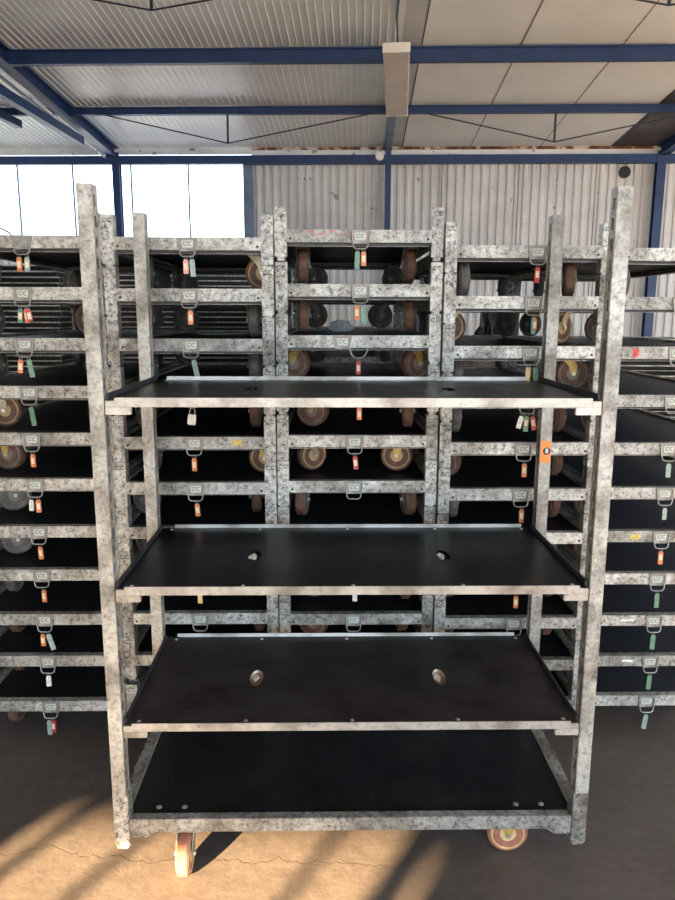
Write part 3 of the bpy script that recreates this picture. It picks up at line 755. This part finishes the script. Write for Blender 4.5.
# ceiling light
Lr = D.objects.new('ceiling_light', None); col.objects.link(Lr)
v0, v1 = 6.50, 8.04; zc = 3.728
Lr.matrix_world = BM @ Matrix.Translation((.275, v0, zc)) @ Matrix.Rotation(-math.atan(.0722), 4, 'X') @ Matrix.Rotation(R(-3.0), 4, 'Z')
tag(Lr, 'long unlit fluorescent ceiling light hanging below the blue purlins', 'ceiling light')
Ln = 1.54
b = MB(); b.prism([(-.100, .045), (.100, .045), (.112, .075), (-.112, .075)], 0.012, Ln-.012, 'y'); sub('housing', b, M['lamphousing'], Lr, .003)
b = MB(); b.prism([(-.104, .0), (.104, .0), (.112, .010), (.112, .044), (-.112, .044), (-.112, .010)], .012, Ln-.012, 'y'); sub('diffuser', b, M['diffuser'], Lr, .003)
for y in (0, Ln-.011):
    b = MB(); b.box(-.115, .115, y, y+.011, -.002, .077); sub('end_cap', b, M['lamphousing'], Lr, .003)
for y in (.50, Ln-.02): 
    b = MB(); b.box(-.008, .008, y, y+.01, .075, .11); sub('hanger', b, M['darkrod'], Lr)
# cable along the roof to the lamp
b = MB(); b.tube([(.27, v, zr(v)-.03) for v in (V0+.2, 2, 5, 6.4)]+[(.30, 6.8, 3.84)], .010, 6)
o = bl('power_cable', b, M['blue'], None, 0, None); tag(o, 'thin dark cable running along the ceiling to the fluorescent light', 'cable')

# ------------------------------------------------------------------ things seen through the gaps behind the stacks
# piles of spare shelves
b = MB(); b.box(-SXX+.01, SXX-.01, .01, SD-.01, .018, .030, 1)
for (x0, x1, y0, y1) in ((-SXX, SXX, 0, .012), (-SXX, SXX, SD-.012, SD), (-SXX, -SXX+.012, .012, SD-.012), (SXX-.012, SXX, .012, SD-.012)):
    b.box(x0, x1, y0, y1, .027, .034)
    b.box(x0+.002, x1-.002, y0+.002, y1-.002, 0, .027, 1)  # dark band painted in for the shaded gap between piled shelves
spare_me = b.mesh('spare_shelf', [M['frame'], M['board']], .001)
def pile(cx, cy, z0, n, what, ang=0):
    for i in range(n):
        o = link('spare_shelf', spare_me, None, (cx+random.uniform(-.022, .022), cy+random.uniform(-.03, .03), z0+i*.0342+.0), R(ang+random.uniform(-.8, .8)))
        tag(o, 'black spare shelf with bright rim, piled %s' % what, 'shelf', 'spare shelves piled '+what)
pile(-2.37, 2.75, 0.0, 55, 'behind the far left stack')
pile(-.96, 3.15, 0.0, 56, 'behind the second stack from the left', 3)
pile(1.75, 2.95, 0.0, 42, 'behind the far right stack', -2)
# a second, lower row of bases
def rowbase(cx, cy, n, what, ang=0):
    for i in range(n):
        make_base('trolley_base', (cx, cy, .1665*i), R(ang), [w(random.choice((0, 20, 90, 200)), 'D') for _ in range(4)],
                  'dusty wheeled trolley base stacked in the back row %s' % what, 'back row bases '+what)
rowbase(.05, 3.30, 9, 'behind the middle stack')
rowbase(.70, 3.10, 8, 'behind the fourth stack from the left')
# white plastic bag on the third platform of the middle stack
import bmesh
def blob(name, loc, r3, mat, seed, amp=.25, sub_=3, freq=6):
    bm = bmesh.new(); bmesh.ops.create_icosphere(bm, subdivisions=sub_, radius=1)
    from mathutils import noise
    for v in bm.verts:
        n_ = noise.noise(v.co*freq*.35+Vector((seed, seed*2, 0)))*amp+noise.noise(v.co*freq+Vector((seed, 0, 0)))*amp*.6
        v.co = v.co*(1+n_); v.co = Vector((v.co.x*r3[0], v.co.y*r3[1], max(v.co.z, -.85)*r3[2]))
    me = D.meshes.new(name); bm.to_mesh(me); bm.free(); me.materials.append(mat)
    return link(name, me, None, loc)
zc_ = Z['C'][2]-.010
o = blob('plastic_bag', (-.005, 1.50, zc_+.026), (.048, .040, .026), M['bag'], 3, .5, 4, 7)
tag(o, 'crumpled white plastic bag lying on the third base of the middle stack', 'plastic bag')
o = blob('bundle', (.85, 4.60, .82), (.24, .26, .98), M['film'], 5, .35, 4, 5)
tag(o, 'tall bundle in shiny black film standing behind the fourth stack, left one', 'bundle', 'film bundles behind the stacks')
o = blob('bundle', (1.38, 4.45, .80), (.22, .24, .95), M['film'], 9, .35, 4, 5)
tag(o, 'tall bundle in shiny black film standing behind the fourth stack, right one', 'bundle', 'film bundles behind the stacks')
for x, y, r, wh in ((.815, .545, .010, 'under the right end of the far right stack'), (-1.13, .56, .007, 'in front of the far left stack'), (.76, .30, .005, 'beside the right front post of the trolley')):
    o = blob('pebble', (x, y, r*.5), (r, r*.8, r*.6), M['darksteel'], r*300, .3, 2, 5); tag(o, 'tiny dark stone on the floor '+wh, 'stone')
# tow wire arching over the far left stack
pts = [(-1.33+.16*math.cos(a), .80, 1.845+.055*math.sin(a)) for a in [PI*k/16 for k in range(17)]]
o = link('wire_hoop', MB().tube(pts, .0035, 6).mesh('wire_hoop', M['ring'], 0, True)); tag(o, 'bent grey wire hoop standing on top of the far left stack', 'wire')

# ------------------------------------------------------------------ light
sd = D.lights.new('sun', 'SUN'); sd.energy = 85; sd.angle = R(.75); sd.color = (1.0, .70, .38)
so = D.objects.new('sun', sd); col.objects.link(so); so.rotation_euler = SUN.to_track_quat('-Z', 'Y').to_euler()
wd_ = D.worlds.new('World'); scene.world = wd_; wd_.use_nodes = True
bg = wd_.node_tree.nodes['Background']; bg.inputs[0].default_value = (.70, .85, 1.0, 1); bg.inputs[1].default_value = 6.7
def portal(u, z, su, sz, v, back):
    l = D.lights.new('portal', 'AREA'); l.shape = 'RECTANGLE'; l.size = su; l.size_y = sz; l.cycles.is_portal = True
    o = D.objects.new('portal', l); col.objects.link(o)
    o.matrix_world = BM @ Matrix.Translation((u, v, z)) @ (Matrix.Rotation(R(90), 4, 'X') if back == 0 else Matrix.Rotation(R(-90), 4, 'X'))
portal((DU0+DU1)/2, DZ/2, DU1-DU0, DZ, V0-.03, 0)
portal((UL-1.55)/2, 2.97, -1.55-UL, 1.30, V1+.1, 1)

for u, va, vb, za, sg in ((UL-.15, 7.9, 9.7, 2.0, 1), (UR+.15, -3.0, 9.7, 1.6, -1)):
    l = D.lights.new('portal', 'AREA'); l.shape = 'RECTANGLE'; l.size = 3.75-za; l.size_y = vb-va; l.cycles.is_portal = True
    o = D.objects.new('portal', l); col.objects.link(o)
    o.matrix_world = BM @ Matrix.Translation((u, (va+vb)/2, (za+3.75)/2)) @ Matrix.Rotation(R(-90*sg), 4, 'Y')
# ------------------------------------------------------------------ camera
cd = D.cameras.new('camera'); co = D.objects.new('camera', cd); col.objects.link(co); scene.camera = co
cd.sensor_fit = 'VERTICAL'; cd.sensor_height = 24; cd.lens = 722.5/900*24; cd.clip_start = .05; cd.clip_end = 200
pi_, ya, ro = R(10.6117), R(.9869), R(.1852)
Fv = Vector((math.sin(ya)*math.cos(pi_), math.cos(ya)*math.cos(pi_), -math.sin(pi_))); Rv = Vector((math.cos(ya), -math.sin(ya), 0)); Uv = Rv.cross(Fv)
R2 = Rv*math.cos(ro)+Uv*math.sin(ro); U2 = Uv*math.cos(ro)-Rv*math.sin(ro)
mw = Matrix((R2, U2, -Fv)).transposed().to_4x4(); mw.translation = CAM; co.matrix_world = mw
vs = scene.view_settings; vs.view_transform = 'Standard'; vs.look = 'None'; vs.exposure = 0.0; vs.gamma = 1; vs.use_curve_mapping = False
scene.cycles.max_bounces = 8; scene.cycles.diffuse_bounces = 5; scene.cycles.sample_clamp_indirect = 6
